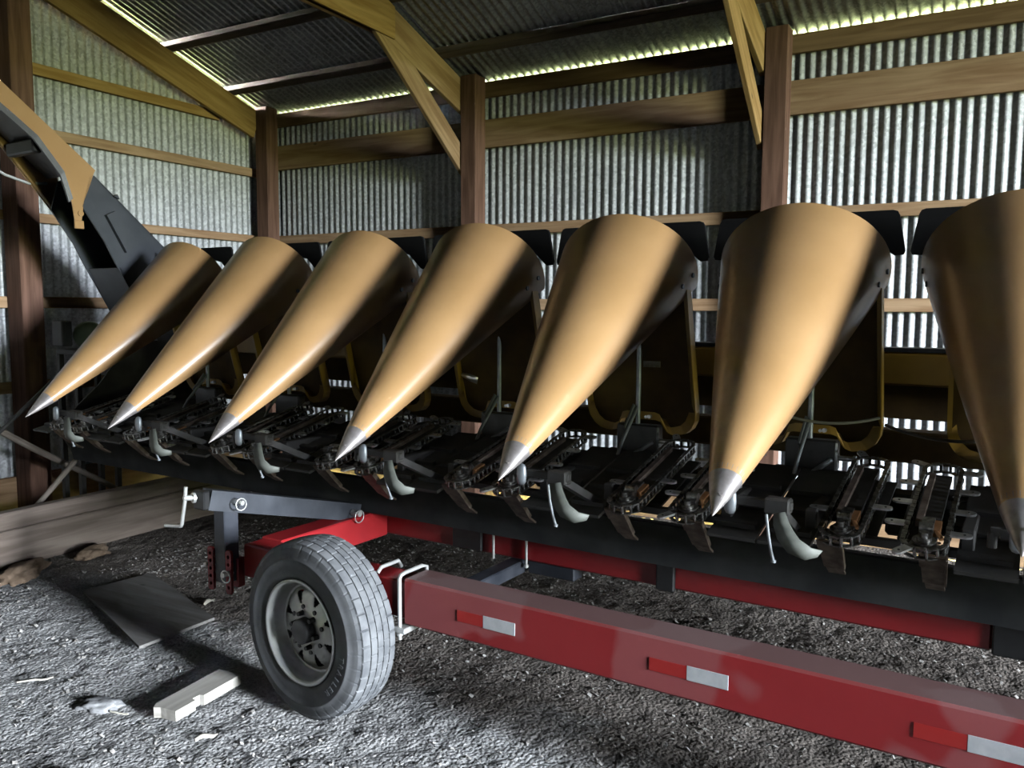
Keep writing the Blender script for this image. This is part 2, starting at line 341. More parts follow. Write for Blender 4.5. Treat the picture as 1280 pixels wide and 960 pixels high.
# rafters, braces, chords
def rafter(x, y0, y1, label, m='wood_new', h=.255):
    dz = h / 2 * math.sqrt(1 + ROOF_S ** 2)
    timber((x, y0, rake(y0) - dz), (x, y1, rake(y1) - dz), .04, h, m, label, 'rafter')
rafter(-6.135, .02, 5.80, 'sloping yellow pine rake board along the top of the left wall')
rafter(-3.81, .02, 5.89, 'sloping pine rafter running down to the middle post', 'wood_girt')
rafter(-1.388, .02, 5.89, 'sloping pine rafter running down to the post behind the second snout from the right')
for x, nm in ((-3.81, 'middle post'), (-1.388, 'post behind the second snout from the right')):
    timber((x - .002, 5.90, 2.735), (x - .002, 4.66, 3.655), .036, .175, 'wood_girt' if x < -3 else 'wood_new', 'diagonal knee brace rising from the %s' % nm, 'brace')
    timber((x - .042, 4.95, 3.60), (x - .042, -4.9, 3.60), .036, .17, 'wood_new', 'level truss chord above the knee brace of the %s' % nm, 'beam')
    TR[0] += 1
    pl = [(4.91, rake(4.91) - .005), (4.91, 3.50), (4.70, 3.505), (3.7, 3.515), (3.7, rake(3.7) - .005)]
    g = MB().prism([(p[0], 0, p[1]) for p in pl], (0, .014, 0)).obj('lumber_%d' % TR[0], M['wood_new'])
    g.matrix_world = Matrix.Translation((x + .021, 0, 0)) @ Matrix(((0, 1, 0, 0), (1, 0, 0, 0), (0, 0, 1, 0), (0, 0, 0, 1)))
    tag(g, 'yellow plywood gusset where brace and rafter meet above the %s' % nm, 'gusset', None, 'structure')
y = 5.50
k = 0
names = ['purlin nearest the eave', 'second roof purlin from the eave', 'third roof purlin from the eave', 'fourth roof purlin', 'fifth roof purlin', 'sixth roof purlin', 'seventh roof purlin', 'eighth roof purlin']
for k in range(8):
    y = 5.50 - .66 * k
    timber((-6.30, y, rake(y) + .022), (XR + .1, y, rake(y) + .022), .088, .05, 'wood_purlin', 'dark wooden %s under the metal roof' % names[k], 'purlin', up=nr, group='roof purlins')

# ------------------------------------------------------------------ earth floor
def gz(x, y):
    p = V((x, y, 0))
    a = noise.fractal(p * 1.1, 1., 2., 3) * .010
    b = noise.fractal(p * 7.5 + V((3, 1, 0)), .9, 2., 4) * .006
    c = abs(noise.noise(p * 22.)) * .010 + noise.noise(p * 45.) * .0055
    return a + b + c - .012
FX0, FX1, FY0, FY1, ST = -6.15, 1.9, .5, 5.9, .0185
nx, ny = int((FX1 - FX0) / ST), int((FY1 - FY0) / ST)
mb = MB()
vs = []
for j in range(ny + 1):
    for i in range(nx + 1):
        x, yy = FX0 + ST * i, FY0 + ST * j
        vs.append((x, yy, gz(x, yy)))
mb.add(vs, [(j * (nx + 1) + i, j * (nx + 1) + i + 1, (j + 1) * (nx + 1) + i + 1, (j + 1) * (nx + 1) + i) for j in range(ny) for i in range(nx)], True)
xe, ye = FX0 + ST * nx, FY0 + ST * ny
for (a, b, c, d) in ((-7, XR + 3, -8, FY0), (-7, FX0, FY0, 8), (xe, XR + 3, FY0, 8), (FX0, xe, ye, 8)):
    mb.add([(a, c, -.012), (b, c, -.012), (b, d, -.012), (a, d, -.012)], [(0, 1, 2, 3)])
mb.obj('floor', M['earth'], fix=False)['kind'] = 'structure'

# chaff strewn over the dirt: uncountable flakes, one object
mb = MB()
BLK2 = [(-3.42, 1.93), (-3.30, 1.62), (-2.86, 1.93), (-3.35, 2.72), (-1.75, 1.55), (-.62, 2.75), (-.55, 2.62), (-3.55, 2.95), (-1.93, 1.72), (-2.42, 1.98)]
BLK = [(-4.3, -3.2, 2.3, 3.1), (-5.2, -4.66, .5, 5.9), (-2.75, -2.5, 1.95, 2.4), (-3.1, -2.85, 1.85, 2.0), (-2.7, -2.55, 1.5, 1.6), (-2.65, -1.7, 2.2, 2.6)]
for i in range(26000):
    x, yy = random.uniform(-6.0, 1.4), random.uniform(.9, 5.6)
    if random.random() > .25 + .75 * (noise.noise(V((x * 1.3, yy * 1.3, 4))) + .5): continue
    if any(a < x < b and c < yy < d for a, b, c, d in BLK) or any(abs(x - a) < .12 and abs(yy - b) < .12 for a, b in BLK2): continue
    s = random.choice((.0025, .003, .0035, .004, .005, .006, .008)); e = s * random.uniform(.35, .9); a = random.uniform(0, 2 * PI)
    u_ = V((math.cos(a), math.sin(a), random.uniform(-.5, .5))) * s; w_ = V((-math.sin(a), math.cos(a), random.uniform(-.6, .6))) * e
    p = V((x, yy, gz(x, yy) + .004)); t = V((0, 0, .0015))
    mb.hexa([p - u_ - w_, p + u_ - w_, p + u_ + w_, p - u_ + w_, p - u_ - w_ + t, p + u_ - w_ + t, p + u_ + w_ + t, p - u_ + w_ + t])
tag(mb.obj('chaff', M['chaff'], fix=False), 'pale crop chaff scattered over the dirt floor', 'chaff', None, 'stuff')

# ------------------------------------------------------------------ the corn head
DELTA = -.04805969
P0 = V((-4.45887, 2.5351276, 0)); TZ = .9821
head = empty('corn_header', P0, DELTA)
tag(head, 'corn harvesting head with a row of long golden snouts, resting on the red cart', 'corn head')
ROW = .762
def hw(s, v, z):
    c, d = math.cos(DELTA), math.sin(DELTA)
    return V((P0.x + c * s - d * v, P0.y + d * s + c * v, z))

# divider snouts: sections stand upright, their centre rises towards the back
LS, WS, HS, TM, PSI, DROP, W0, YAW, BOW = 1.1167, .3308, .2396, 1.886, -.469, .7658, .158, -.0403, .047
def snout_pt(t, th, off=0.):
    k = (t - .11) / .89
    r = W0 * (t / .11) ** .85 if t <= .11 else W0 + (1 - W0) * k + BOW * k * (1 - k)
    r = max(r, .004)
    x = (WS * r + off) * math.sin(th); yl = (HS * r + off) * math.cos(th)
    yy = yl + DROP * t
    vv = LS * t + yl * math.tan(PSI)
    return V((x + YAW * vv, vv, TZ + yy))
def shell(t0, t1, nt, th0, n, thick):
    mb = MB(); outer, inner = [], []
    for i in range(nt + 1):
        t = t0 + (t1 - t0) * i / nt
        for k in range(n + 1):
            th = -th0 + 2 * th0 * k / n
            outer.append(snout_pt(t, th)); inner.append(snout_pt(t, th, -thick))
    q = lambda i, k: i * (n + 1) + k
    F = [(q(i, k), q(i, k + 1), q(i + 1, k + 1), q(i + 1, k)) for i in range(nt) for k in range(n)]
    m = len(outer)
    mb.add(outer + inner, F + [tuple(m + a for a in f)[::-1] for f in F], True)
    rim = []
    for k in range(n): rim += [(q(nt, k), q(nt, k + 1), m + q(nt, k + 1), m + q(nt, k)), (q(0, k + 1), q(0, k), m + q(0, k), m + q(0, k + 1))]
    for i in range(nt): rim += [(q(i, 0), q(i + 1, 0), m + q(i + 1, 0), m + q(i, 0)), (q(i + 1, n), q(i, n), m + q(i, n), m + q(i + 1, n))]
    mb.add(outer + inner, rim)
    return mb
sn = shell(.112, 1., 26, TM, 40, .007).obj('divider_snout', M['gold'], head)
tp = shell(.0, .128, 12, TM + .1, 28, .003)
tp.disc(snout_pt(.05, .35, .001), (snout_pt(.05, .35, 1) - snout_pt(.05, .35)), .0055, .004, 10)
tipo = tp.obj('snout_tip', M['steel_cap'], sn); tag(tipo, 'bare pointed steel tip')
for sd in (-1, 1):
    for t in (.965, .90):
        p = snout_pt(t, sd * 1.57); q = snout_pt(t, sd * 1.57, .02)
        MB().disc(p, q - p, .011, .010, 10).obj('bolt', M['black'], sn)
for sd in (-1, 1):
    pl = [(.05, 1.955), (.325, 1.955), (.340, 1.950), (.348, 1.935), (.372, 1.80), (.366, 1.786), (.335, 1.783), (.325, 1.79), (.25, 1.86), (.05, 1.90)]
    MB().prism([(sd * a - .045, 1.135, z) for a, z in pl], (0, .012, 0)).obj('rubber_flap', M['rubber_black'], sn)
tag(sn, 'golden tapering sheet metal snout')
snouts = [sn]
NS = 10  # last three snouts are out of view, added for the shade they cast
for i in range(1, NS): snouts.append(copy_tree(sn, head, (ROW * i, 0, 0)))

# two snouts sit slightly off their neighbours on their hinges
for i, pt_, yw_ in ((4, .012, .007), (5, -.009, -.012)):
    pv = Matrix.Translation((ROW * i - .045, 1.05, 1.75)); o = snouts[i]
    o.matrix_local = pv @ Matrix.Rotation(yw_, 4, 'Z') @ Matrix.Rotation(-pt_, 4, 'X') @ pv.inverted() @ Matrix.Translation((ROW * i, 0, 0))
# pan-shaped panel under the back of each snout
def panel():
    top, bot = V((0, 1.10, 1.66)), V((0, 1.27, 1.0))
    d = (bot - top) / .66                    # per metre of z drop
    def P(a, z, o=0.): return V((a, top.y + (1.66 - z) * (1.27 - 1.10) / .66 - o, z))
    half = [(.26, 1.66), (.262, 1.12)] + [(.262 - .085 * (1 - math.cos(b)), 1.12 - .105 * math.sin(b)) for b in (PI / 8, PI / 4, 3 * PI / 8, PI / 2)]
    half += [(.152, 1.012), (.128, 1.022), (.114, 1.046), (.102, 1.070), (.075, 1.078)]
    pl = half + [(-a, z) for a, z in half[::-1]]
    mb = MB(); n = len(pl)
    mb.cur = 1; mb.prism([P(a, z) for a, z in pl], (0, .006, 0)); mb.cur = 0
    # forward flange along sides and bottom
    cx, cz = 0, 1.35
    for i in range(n - 1):
        (a0, z0), (a1, z1) = pl[i], pl[i + 1]
        A, B = P(a0, z0), P(a1, z1); o = V((0, -.055, 0))
        e = (B - A).normalized(); nrm = V((-e.z, 0, e.x)) * .0055
        mb.add([A, B, B + o, A + o, A + nrm, B + nrm, B + o + nrm, A + o + nrm], [(0, 1, 2, 3), (7, 6, 5, 4), (3, 2, 6, 7), (0, 3, 7, 4), (1, 5, 6, 2)])
        # rolled inner lip
        if 1.0 <= min(z0, z1) < 1.1 and abs(a0) > .06 or (i == 0 or i == n - 2):
            sc_ = .955 if i in (0, n - 2) else .90
            c0, c1 = V((a0 * sc_, A.y - .055, z0 + (.03 if z0 < 1.1 else 0))), V((a1 * sc_, B.y - .055, z1 + (.03 if z1 < 1.13 else 0)))
            mb.add([A + o, B + o, c1, c0], [(0, 1, 2, 3)])
    return mb
pn = panel().obj('snout_panel', [M['yellow'], M['yellow_shade']], head, fix=False)
tag(pn, 'yellow pan shaped panel with a notched lower lip')
r1 = MB(); r1.tube([(.0, 1.17, 1.62), (.0, 1.165, 1.02)], .0115, 10); r1.tube([(.0, 1.165, 1.05), (.0, 1.165, 1.0)], .009, 8)
r1.bar((-.012, 1.15, 1.14), (-.02, 1.07, 1.04), .008, .022)
tag(r1.obj('prop_rod', M['rod'], pn), 'grey prop rod')
b1 = MB(); b1.tube([(.0, 1.155, 1.13), (-.012, 1.02, .985), (-.02, .96, .885)], .0085, 8); b1.tube([(-.02, .96, .885), (.10, 1.10, .985)], .0105, 8); b1.disc((-.02, .96, .885), (1, 0, 0), .016, .02, 10)
tag(b1.obj('link_rod', M['rod'], pn), 'grey folding link')
b2 = MB(); b2.bbox(-.09, .115, 1.13, 1.19, .93, 1.055, .008); b2.bbox(-.13, .15, 1.12, 1.16, .90, .935, .004)
tag(b2.obj('bracket', M['black'], pn), 'black latch box')
b3 = MB(); b3.tube([(.115, 1.15, .985), (.175, 1.15, .985)], .011, 8); b3.disc((.178, 1.15, .985), (1, 0, 0), .015, .012, 8)
tag(b3.obj('latch_pin', M['bright'], pn), 'bright latch pin')
b4 = MB(); b4.disc((.055, 1.17, 1.09), (0, 1, 0), .009, .02, 8); b4.disc((.04, 1.17, 1.088), (0, 1, 0), .007, .02, 8); b4.obj('bolt', M['bright'], pn)
pans = [pn] + [copy_tree(pn, head, (ROW * i, 0, 0)) for i in range(1, NS)]
tag(MB().bbox(.035, .115, 1.135, 1.139, 1.318, 1.345, .0005).obj('sticker', M['stick'], pans[4]), 'small faded sticker')

# row units: a pair of gathering chains, plates and knives between neighbouring snouts
dv, nv = V((0, .973, .230)), V((0, -.230, .973)); us = V((1, 0, 0))
FRONT = V((0, .475, .855)); LEN = .56
def deck(a, t, h=0.): return FRONT + us * a + dv * t + nv * h
def oval(sv):
    """point and tangent along the chain loop, arc length sv"""
    r = .060; straight = LEN; tot = 2 * straight + 2 * PI * r; sv %= tot
    if sv < straight: return (r, sv), (0, 1)
    sv -= straight
    if sv < PI * r: a = sv / r; return (r * math.cos(a), straight + r * math.sin(a)), (-math.sin(a), math.cos(a))
    sv -= PI * r
    if sv < straight: return (-r, straight - sv), (0, -1)
    sv -= straight; a = PI + sv / r; return (r * math.cos(a), r * math.sin(a)), (-math.sin(a), math.cos(a))
def chain(side):
    mb = MB(); lugs = []; tot = 2 * LEN + 2 * PI * .060; n = 46; cx = .122 * side
    for i in range(n):
        (a, t), (ta, tt) = oval(tot * i / n); p = deck(cx + a, t); tn = us * ta + dv * tt; sd = tn.cross(nv)
        mb.cur = 0
        for h in (-.016, .016): mb.obox(p + nv * h, tn * .0140, sd * (.0078 if i % 2 else .0064), nv * .0024)
        mb.cur = 1
        (a, t), _ = oval(tot * (i + .5) / n); p2 = deck(cx + a, t); mb.tube([p2 - nv * .017, p2 + nv * .017], .0058, 6)
        if (i % 5 == 2) if side > 0 else (i % 15 == 6):
            o = sd if (p + sd * .01 - deck(cx, min(max(t, 0), LEN))).length > (p - deck(cx, min(max(t, 0), LEN))).length else -sd
            pl = [(-.015, .004), (-.015, .052), (-.010, .064), (.0, .068), (.010, .064), (.015, .052), (.015, .004)]
            lug = MB(); lugs.append(lug); lug.prism([p + tn * c + o * d + nv * .011 for c, d in pl], nv * .007)
            lug.cur = 1; lug.disc(p + o * .046 + nv * .0185, nv, .004, .002, 8); lug.cur = 0
    return mb, lugs
ru = MB()                                                        # unit frame: rails, gearbox, cross plates
for sd in (-1, 1):
    ru.bbox(sd * .235 - .02, sd * .235 + .02, .56, 1.12, .80, .90, .005)
    ru.obox(deck(sd * .122, LEN / 2, -.012), us * .030, dv * (LEN / 2 + .0), nv * .008)
    ru.obox(deck(sd * .175, LEN / 2 + .08, -.05), us * .035, dv * (LEN / 2 - .10), nv * .004)
    ru.obox(deck(sd * .085, LEN / 2 + .06, -.055), us * .055, dv * (LEN / 2 - .06), nv * .004)
for sd in (-1, 1):
    ru.obox(deck(sd * .293, LEN / 2 - .02, -.045), us * .083, dv * (LEN / 2 + .04), nv * .006)
    for t in (.02, .18, .34): ru.obox(deck(sd * .29, t, -.032), us * .07, dv * .012, nv * .010)
ru.bbox(-.25, .25, .98, 1.06, .78, .88, .006); ru.bbox(-.06, .06, .98, 1.10, .74, .90, .012)
ru.bbox(-.26, .26, .57, .60, .80, .83, .004)
for t in (.12, .24, .36):                                        # round holes' rims in the plates
    for sd in (-1, 1): ru.tube([deck(sd * .19 + .03 * math.cos(a), t + .1 + .022 * math.sin(a), -.043) for a in [PI * q / 6 for q in range(13)]], .004, 5, caps=False)
unit0 = ru.obj('row_unit', M['black_dirty'], head); tag(unit0, 'dark greasy row unit frame')
for sd in (-1, 1):
    cm, lm = chain(sd)
    tag(cm.obj('gathering_chain', [M['chain'], M['pin']], unit0), 'shiny roller chain loop')
    for l_ in lm: tag(l_.obj('chain_lug', [M['bright'], M['black']], unit0), 'bright tongue shaped chain lug')
    g = MB(); g.lathe([(.006, .004), (.036, .004), (.042, .002), (.042, -.002), (.036, -.004), (.006, -.004)], 24, Matrix.Translation(deck(.122 * sd, 0)) @ nv.to_track_quat('Z', 'Y').to_matrix().to_4x4())
    for k in range(11):
        a = 2 * PI * k / 11; r = us * math.cos(a) + dv * math.sin(a); g.obox(deck(.122 * sd, 0) + r * .044, r * .007, r.cross(nv) * .004, nv * .0025)
    g.tube([deck(.122 * sd, 0, -.02), deck(.122 * sd, 0, .028)], .022, 14); g.tube([deck(.122 * sd, 0, .028), deck(.122 * sd, 0, .044)], .013, 6)
    g.tube([deck(.122 * sd, .0, .012), deck(.122 * sd, .0, .018)], .034, 16)
    g.obox(deck(.122 * sd, .085, .014), us * .018, dv * .055, nv * .014); g.tube([deck(.122 * sd - .02, .06, .03), deck(.122 * sd + .02, .06, .03)], .017, 12)
    tag(g.obj('idler_sprocket', M['chain'], unit0), 'toothed idler wheel at the front of the chain')
    w = MB(); w.obox(deck(.122 * sd - .030, .33, .004), us * .010, dv * .20, nv * .010); w.obj('chain_guide', M['rust'], unit0)
    w = MB(); w.obox(deck(.122 * sd + .028, .10, .01), us * .010, dv * .035, nv * .012); w.tube([deck(.122 * sd + .028, .07, .015), deck(.122 * sd + .045, .04, .006)], .008, 6)
    tag(w.obj('wear_pad', M['copper'], unit0), 'bronze coloured wear pad')
    kn = MB(); c0 = .150 * sd
    pts = [V((c0, .43, .835)), V((c0, .47, .79)), V((c0, .545, .72)), V((c0, .60, .685))]
    for i in range(3):
        A, B = pts[i], pts[i + 1]; kn.bar(A, B + (B - A) * .02, .075 - .010 * i, .008, up=(0, 1, 1))
    kn.bar(pts[0] + V((.040, 0, 0)), pts[2] + V((.032, 0, 0)), .006, .02, up=(0, 1, 1))
    tag(kn.obj('stalk_knife', M['rust'], unit0), 'worn hanging steel skid')
units = [unit0]
unit0.location = (ROW * -.5, 0, 0)
for i in range(0, NS): units.append(copy_tree(unit0, head, (ROW * (i + 1), 0, 0), 'chain_lug' if i > 6 else None))

# rest bar under each snout tip, with its round peg and the grey plastic ear paddle
rb = MB(); rb.bbox(-.055, .17, .188, .212, .972, 1.0, .004); rb.bbox(.09, .165, .175, .225, .960, 1.008, .005); rb.tube([(-.07, .2, .985), (-.07, .2, .945)], .012, 8)
rb.bar((-.075, .2, .99), (.0, .2, .99), .02, .02); rb.bar((.12, .21, .975), (.10, .60, .80), .028, .028)
rest = rb.obj('snout_rest', M['black_dirty'], head); tag(rest, 'dark rest bar under the snout tip')
pg = MB(); pg.lathe([(.0005, -.040), (.012, -.036), (.018, -.026), (.020, .0), (.018, .026), (.012, .036), (.0005, .040)], 16, Matrix.Translation((-.012, .172, .984)) @ Matrix.Scale(.7, 4, (0, 1, 0)))
tag(pg.obj('rest_peg', M['rod'], rest), 'rounded grey peg')
pd = MB()
path = [(.145, .15, .975), (.152, .145, .945), (.168, .135, .915), (.195, .125, .888), (.235, .135, .868), (.262, .165, .865)]
wd = [.030, .040, .046, .046, .040, .028]; L_, R_ = [], []
for i, p in enumerate(path):
    p = V(p); t = (V(path[min(i + 1, 5)]) - V(path[max(i - 1, 0)])).normalized(); s_ = V((0, 1, 0)).cross(t).cross(t).normalized() * -1
    s_ = V((.8, .2, .5)); s_ = (s_ - t * s_.dot(t)).normalized()
    L_.append(p - s_ * wd[i] * .55); R_.append(p + s_ * wd[i] * .55)
th_ = V((0.0, -.008, .0)); n = len(path)
allv = L_ + R_ + [p + th_ for p in L_] + [p + th_ for p in R_]
F = []
for i in range(n - 1):
    F += [(i, i + 1, n + i + 1, n + i), (2 * n + i, 3 * n + i, 3 * n + i + 1, 2 * n + i + 1), (i, 2 * n + i, 2 * n + i + 1, i + 1), (n + i, n + i + 1, 3 * n + i + 1, 3 * n + i)]
F += [(0, n, 3 * n, 2 * n), (n - 1, 3 * n - 1, 4 * n - 1, 2 * n - 1)]
pd.add(allv, F, True)
tag(pd.obj('ear_paddle', M['poly'], rest), 'curved pale grey plastic paddle')
tr = MB(); tr.tube([(.10, .17, .96), (.108, .17, .90), (.115, .18, .845), (.12, .19, .815)], .005, 6); tr.disc((.121, .19, .812), (0, 0, 1), .008, .008, 8)
tr.obj('wire_finger', M['rod'], rest)
for i in range(1, NS): copy_tree(rest, head, (ROW * i, 0, 0))

# long members of the head
S0, S1 = -.80, ROW * NS + .04
bt = MB(); bt.prism([(S0, .70, .565), (S0, .86, .565), (S0, .86, .70), (S0, .70, .735), (S0, .675, .735)], (S1 - S0, 0, 0))
tag(bt.obj('bottom_tube', M['skid'], head), 'long scuffed grey steel tube along the bottom')
rbm = MB(); rbm.bbox(S0, S1, 1.60, 1.76, 1.25, 1.395, .01)
rbt = rbm.obj('rear_beam', M['yellow'], head); tag(rbt, 'yellow box beam along the back')
MB().box(S0, S1, 1.60, 1.72, 1.397, 1.415).obj('beam_top_strip', M['black'], rbt)
rb2 = MB(); rb2.bbox(S0, S1, 1.62, 1.74, .91, 1.05, .01); rb2.box(S0, S1, 1.70, 1.715, 1.095, 1.25)
rb2.obj('rear_sheet', M['yellow_shade'], head)
up = MB().bbox(-.03, .03, 1.06, 1.62, .80, .90, .005)
u0 = up.obj('rear_brace', M['black_dirty'], head); u0.location = (-ROW + .06, 0, 0)
for i in range(NS + 1): copy_part(u0, head, (ROW * (i + 1) - .06 - (.06 if i == NS else 0), 0, 0))
ep = MB(); ep.prism([(S0 - .012, .72, .57), (S0 - .012, 1.76, .57), (S0 - .012, 1.76, 1.41), (S0 - .012, 1.2, 1.41), (S0 - .012, .9, 1.05), (S0 - .012, .60, .80)], (.012, 0, 0))
ep.obj('end_plate', M['black_dirty'], head)
cn = MB(); cn.lathe([(.0005, 0), (.012, .03), (.022, .07), (.030, .12), (.0005, .12)], 20, Matrix.Translation((2.0 + .0, 1.2, 1.235)) @ V((1, .35, -.25)).to_track_quat('Z', 'Y').to_matrix().to_4x4())
tag(cn.obj('bright_cone', M['bright'], head), 'bright steel cone')
def sag(a, b, drop, n=14):
    a, b = V(a), V(b); return [a.lerp(b, i / n) - V((0, 0, drop * 4 * (i / n) * (1 - i / n))) for i in range(n + 1)]
ca = MB(); ca.tube(sag((3.72, 1.02, 1.165), (4.075, 1.14, 1.16), .03), .006, 8); tag(ca.obj('hose', M['hose'], head), 'thin grey sagging hose')
ca = MB(); ca.tube(sag((4.08, 1.25, 1.12), (4.42, 1.13, 1.10), .022), .0065, 8); ca.obj('hose', M['hose'], head)
MB().bbox(3.985, 4.035, .60, .66, .735, .775, .004).obj('blue_plug', M['blue'], head)

# folded-up end divider at the far left end of the head
dp = [(.0, 3.02), (.204, 2.852), (.747, 2.425), (.700, 2.300), (.672, 2.235), (.648, 2.09), (.610, 2.075), (.595, 2.21), (.543, 2.388), (.394, 2.576), (.241, 2.690), (.0, 2.86)]
DS0, DS1 = -.92, -.50
ed = MB(); ed.prism([(DS1 - .006, a, z) for a, z in dp], (.006, 0, 0))
topc = [(.0, 3.02), (.204, 2.852), (.747, 2.425)]
for i in range(2):
    (a, z), (b, w) = topc[i], topc[i + 1]; ed.hexa([(DS0, a, z), (DS1, a, z), (DS1, b, w), (DS0, b, w), (DS0, a + .008, z + .008), (DS1, a + .008, z + .008), (DS1, b + .008, w + .008), (DS0, b + .008, w + .008)])
dp2 = [(.0, 3.02), (.204, 2.852), (.747, 2.425), (.73, 2.15), (.40, 2.56), (.0, 2.92)]
ed.prism([(DS0, a, z) for a, z in dp2], (.006, 0, 0))
edo = ed.obj('end_divider', M['yellow'], head); M_ = M['gold']; edo.data.materials[0] = M_
tag(edo, 'golden end divider folded up at the far left end')
gr = MB(); gr.tube([(DS0 + .01, .0, 2.93), (DS0 + .01, .41, 2.57), (DS0 + .01, .74, 2.17)], .013, 8); tag(gr.obj('edge_rail', M['gold'], edo), 'thin golden edge rail')
st = MB()
for i, (a, b) in enumerate((((.0, 2.86), (.241, 2.690)), ((.241, 2.69), (.394, 2.576)), ((.394, 2.576), (.543, 2.388)), ((.543, 2.388), (.59, 2.23)))):
    st.hexa([(DS1 - .02, a[0] - .01, a[1] - .012), (DS1 - .004, a[0] - .01, a[1] - .012), (DS1 - .004, b[0] - .01, b[1] - .012), (DS1 - .02, b[0] - .01, b[1] - .012), (DS1 - .02, a[0] + .01, a[1] + .012), (DS1 + .004, a[0] + .01, a[1] + .012), (DS1 + .004, b[0] + .01, b[1] + .012), (DS1 - .02, b[0] + .01, b[1] + .012)])
st.obj('dark_seal', M['black'], edo)
inn = MB(); inn.hexa([(DS0 + .03, .05, 2.92), (DS1 - .05, .05, 2.92), (DS1 - .05, .66, 2.40), (DS0 + .03, .66, 2.40), (DS0 + .03, .06, 2.95), (DS1 - .05, .06, 2.95), (DS1 - .05, .70, 2.43), (DS0 + .03, .70, 2.43)])
inn.bbox(DS0 + .05, DS1 - .06, .40, .46, 2.50, 2.58, .01); inn.obj('divider_liner', M['black'], edo)
bp_ = MB(); bp_.disc((DS1 + .002, .645, 2.155), (1, 0, 0), .018, .012, 12); bp_.bbox(DS1 - .0, DS1 + .012, .60, .66, 2.06, 2.11, .003); bp_.obj('hinge_bolt', M['gold'], edo)
lo_ = [(.714, 2.39), (.745, 2.40), (1.223, 1.985), (1.38, 1.72), (1.34, 1.35), (1.15, 1.35), (1.0, 1.62), (.86, 1.87), (.80, 1.99), (.66, 2.20)]
lb = MB(); lb.prism([(DS1 - .012, a, z) for a, z in lo_], (.012, 0, 0)); lb.prism([(DS0 + .05, a, z) for a, z in lo_], (.012, 0, 0))
for i in (1, 2, 3): 
    (a, z), (b, w) = lo_[i], lo_[i + 1]; lb.hexa([(DS0 + .05, a, z), (DS1, a, z), (DS1, b, w), (DS0 + .05, b, w), (DS0 + .05, a - .012, z), (DS1, a - .012, z), (DS1, b - .012, w), (DS0 + .05, b - .012, w)])
lb.hexa([(DS0 + .05, 1.0, 1.62), (DS1, 1.0, 1.62), (DS1, .89, 1.83), (DS0 + .05, .89, 1.83), (DS0 + .05, 1.012, 1.625), (DS1, 1.012, 1.625), (DS1, .902, 1.835), (DS0 + .05, .902, 1.835)])
lb.hexa([(DS0 + .05, 1.0, 1.62), (DS1, 1.0, 1.62), (DS1, 1.15, 1.35), (DS0 + .05, 1.15, 1.35), (DS0 + .05, 1.012, 1.625), (DS1, 1.012, 1.625), (DS1, 1.162, 1.355), (DS0 + .05, 1.162, 1.355)])
lb.prism([(DS1, .80, 2.16), (DS1, .86, 2.19), (DS1, 1.02, 1.99), (DS1, .93, 1.93)], (.03, 0, 0)); lb.prism([(DS1 - .01, .86, 2.285), (DS1 - .01, .90, 2.27), (DS1 - .01, .885, 2.30)], (.03, 0, 0))
tag(lb.obj('divider_base', M['poly_black'], edo), 'dark grey plastic lower part of the folded divider')
cb = MB(); cb.tube([(DS0 - .02, .30, 2.76), (DS0 - .05, .27, 2.62), (DS0 - .06, .32, 2.47), (DS0 - .03, .43, 2.40), (DS0 + .0, .56, 2.36), (DS0 + .03, .66, 2.37)], .009, 8)
tag(cb.obj('divider_cable', M['cable'], edo), 'pale looping cable')

# ------------------------------------------------------------------ the red transport cart
cart = empty('header_cart', hw(3.0, .3, 0), DELTA)
tag(cart, 'red four-rail transport cart with a trailer wheel, carrying the corn head', 'cart')
cart['label'] = 'red steel transport cart on a trailer wheel, underneath the corn head'
OX = V((-3.0, -.3, 0))
def cp(mb, name, m, parent=None, fix=True):
    o = mb.obj(name, m, parent or cart, fix=fix)
    if parent is None: o.location = OX
    return o
fr = MB(); fr.bbox(2.625, 8.0, 0, .14, .395, .572, .008)
fr_o = cp(fr, 'front_rail', M['red'])
tag(fr_o, 'dusty red main rail along the front')
st_ = MB(); st_.bbox(1.72, 2.66, .012, .128, .412, .556, .006); cp(st_, 'inner_rail', M['red_clean'])
for i, (a, b, c) in enumerate(((2.875, 2.988, 3.120), (3.612, 3.734, 3.862), (4.355, 4.480, 4.604), (5.1, 5.22, 5.345))):
    tag(cp(MB().bbox(a, b, -.0015, .0, .462, .503, .0005), 'reflector_red', M['tape_red'], fr_o), 'red reflective tape')
    tag(cp(MB().bbox(b, c, -.0018, .0, .460, .505, .0005), 'reflector_white', M['tape_white'], fr_o), 'white reflective tape')
ub = MB(); ub.tube([(2.618, -.012, .34), (2.618, -.012, .572), (2.618, -.004, .584), (2.618, .02, .588), (2.618, .12, .588), (2.618, .15, .58), (2.618, .152, .34)], .008, 8)
ub.bbox(2.585, 2.655, -.03, .17, .370, .392, .003); ub.disc((2.618, -.012, .365), (0, 0, 1), .014, .016, 6)
tag(cp(ub, 'u_bolt', M['zincbolt'], fr_o), 'pale zinc u-bolt clamp')
ub2 = MB(); ub2.tube([(2.50, -.0, .57), (2.50, .02, .588), (2.50, .12, .588), (2.50, .14, .56)], .008, 8); tag(cp(ub2, 'u_bolt', M['zincbolt'], fr_o), 'pale zinc u-bolt clamp')
rr = MB(); rr.bbox(1.80, 4.50, .83, .95, .430, .563, .008); rr.bbox(4.56, 8.0, .845, .94, .44, .555, .006)
rro = cp(rr, 'rear_rail', M['red_clean']); tag(rro, 'clean red rail along the back')
cp(MB().bbox(3.295, 3.375, .812, .965, .420, .5635, .006), 'black_strap', M['black'], rro)
cp(MB().bbox(4.50, 4.62, .82, .96, .42, .5635, .006), 'black_strap', M['black'], rro)
cp(MB().bbox(2.25, 2.42, .812, .83, .435, .5635, .006), 'black_strap', M['black'], rro)
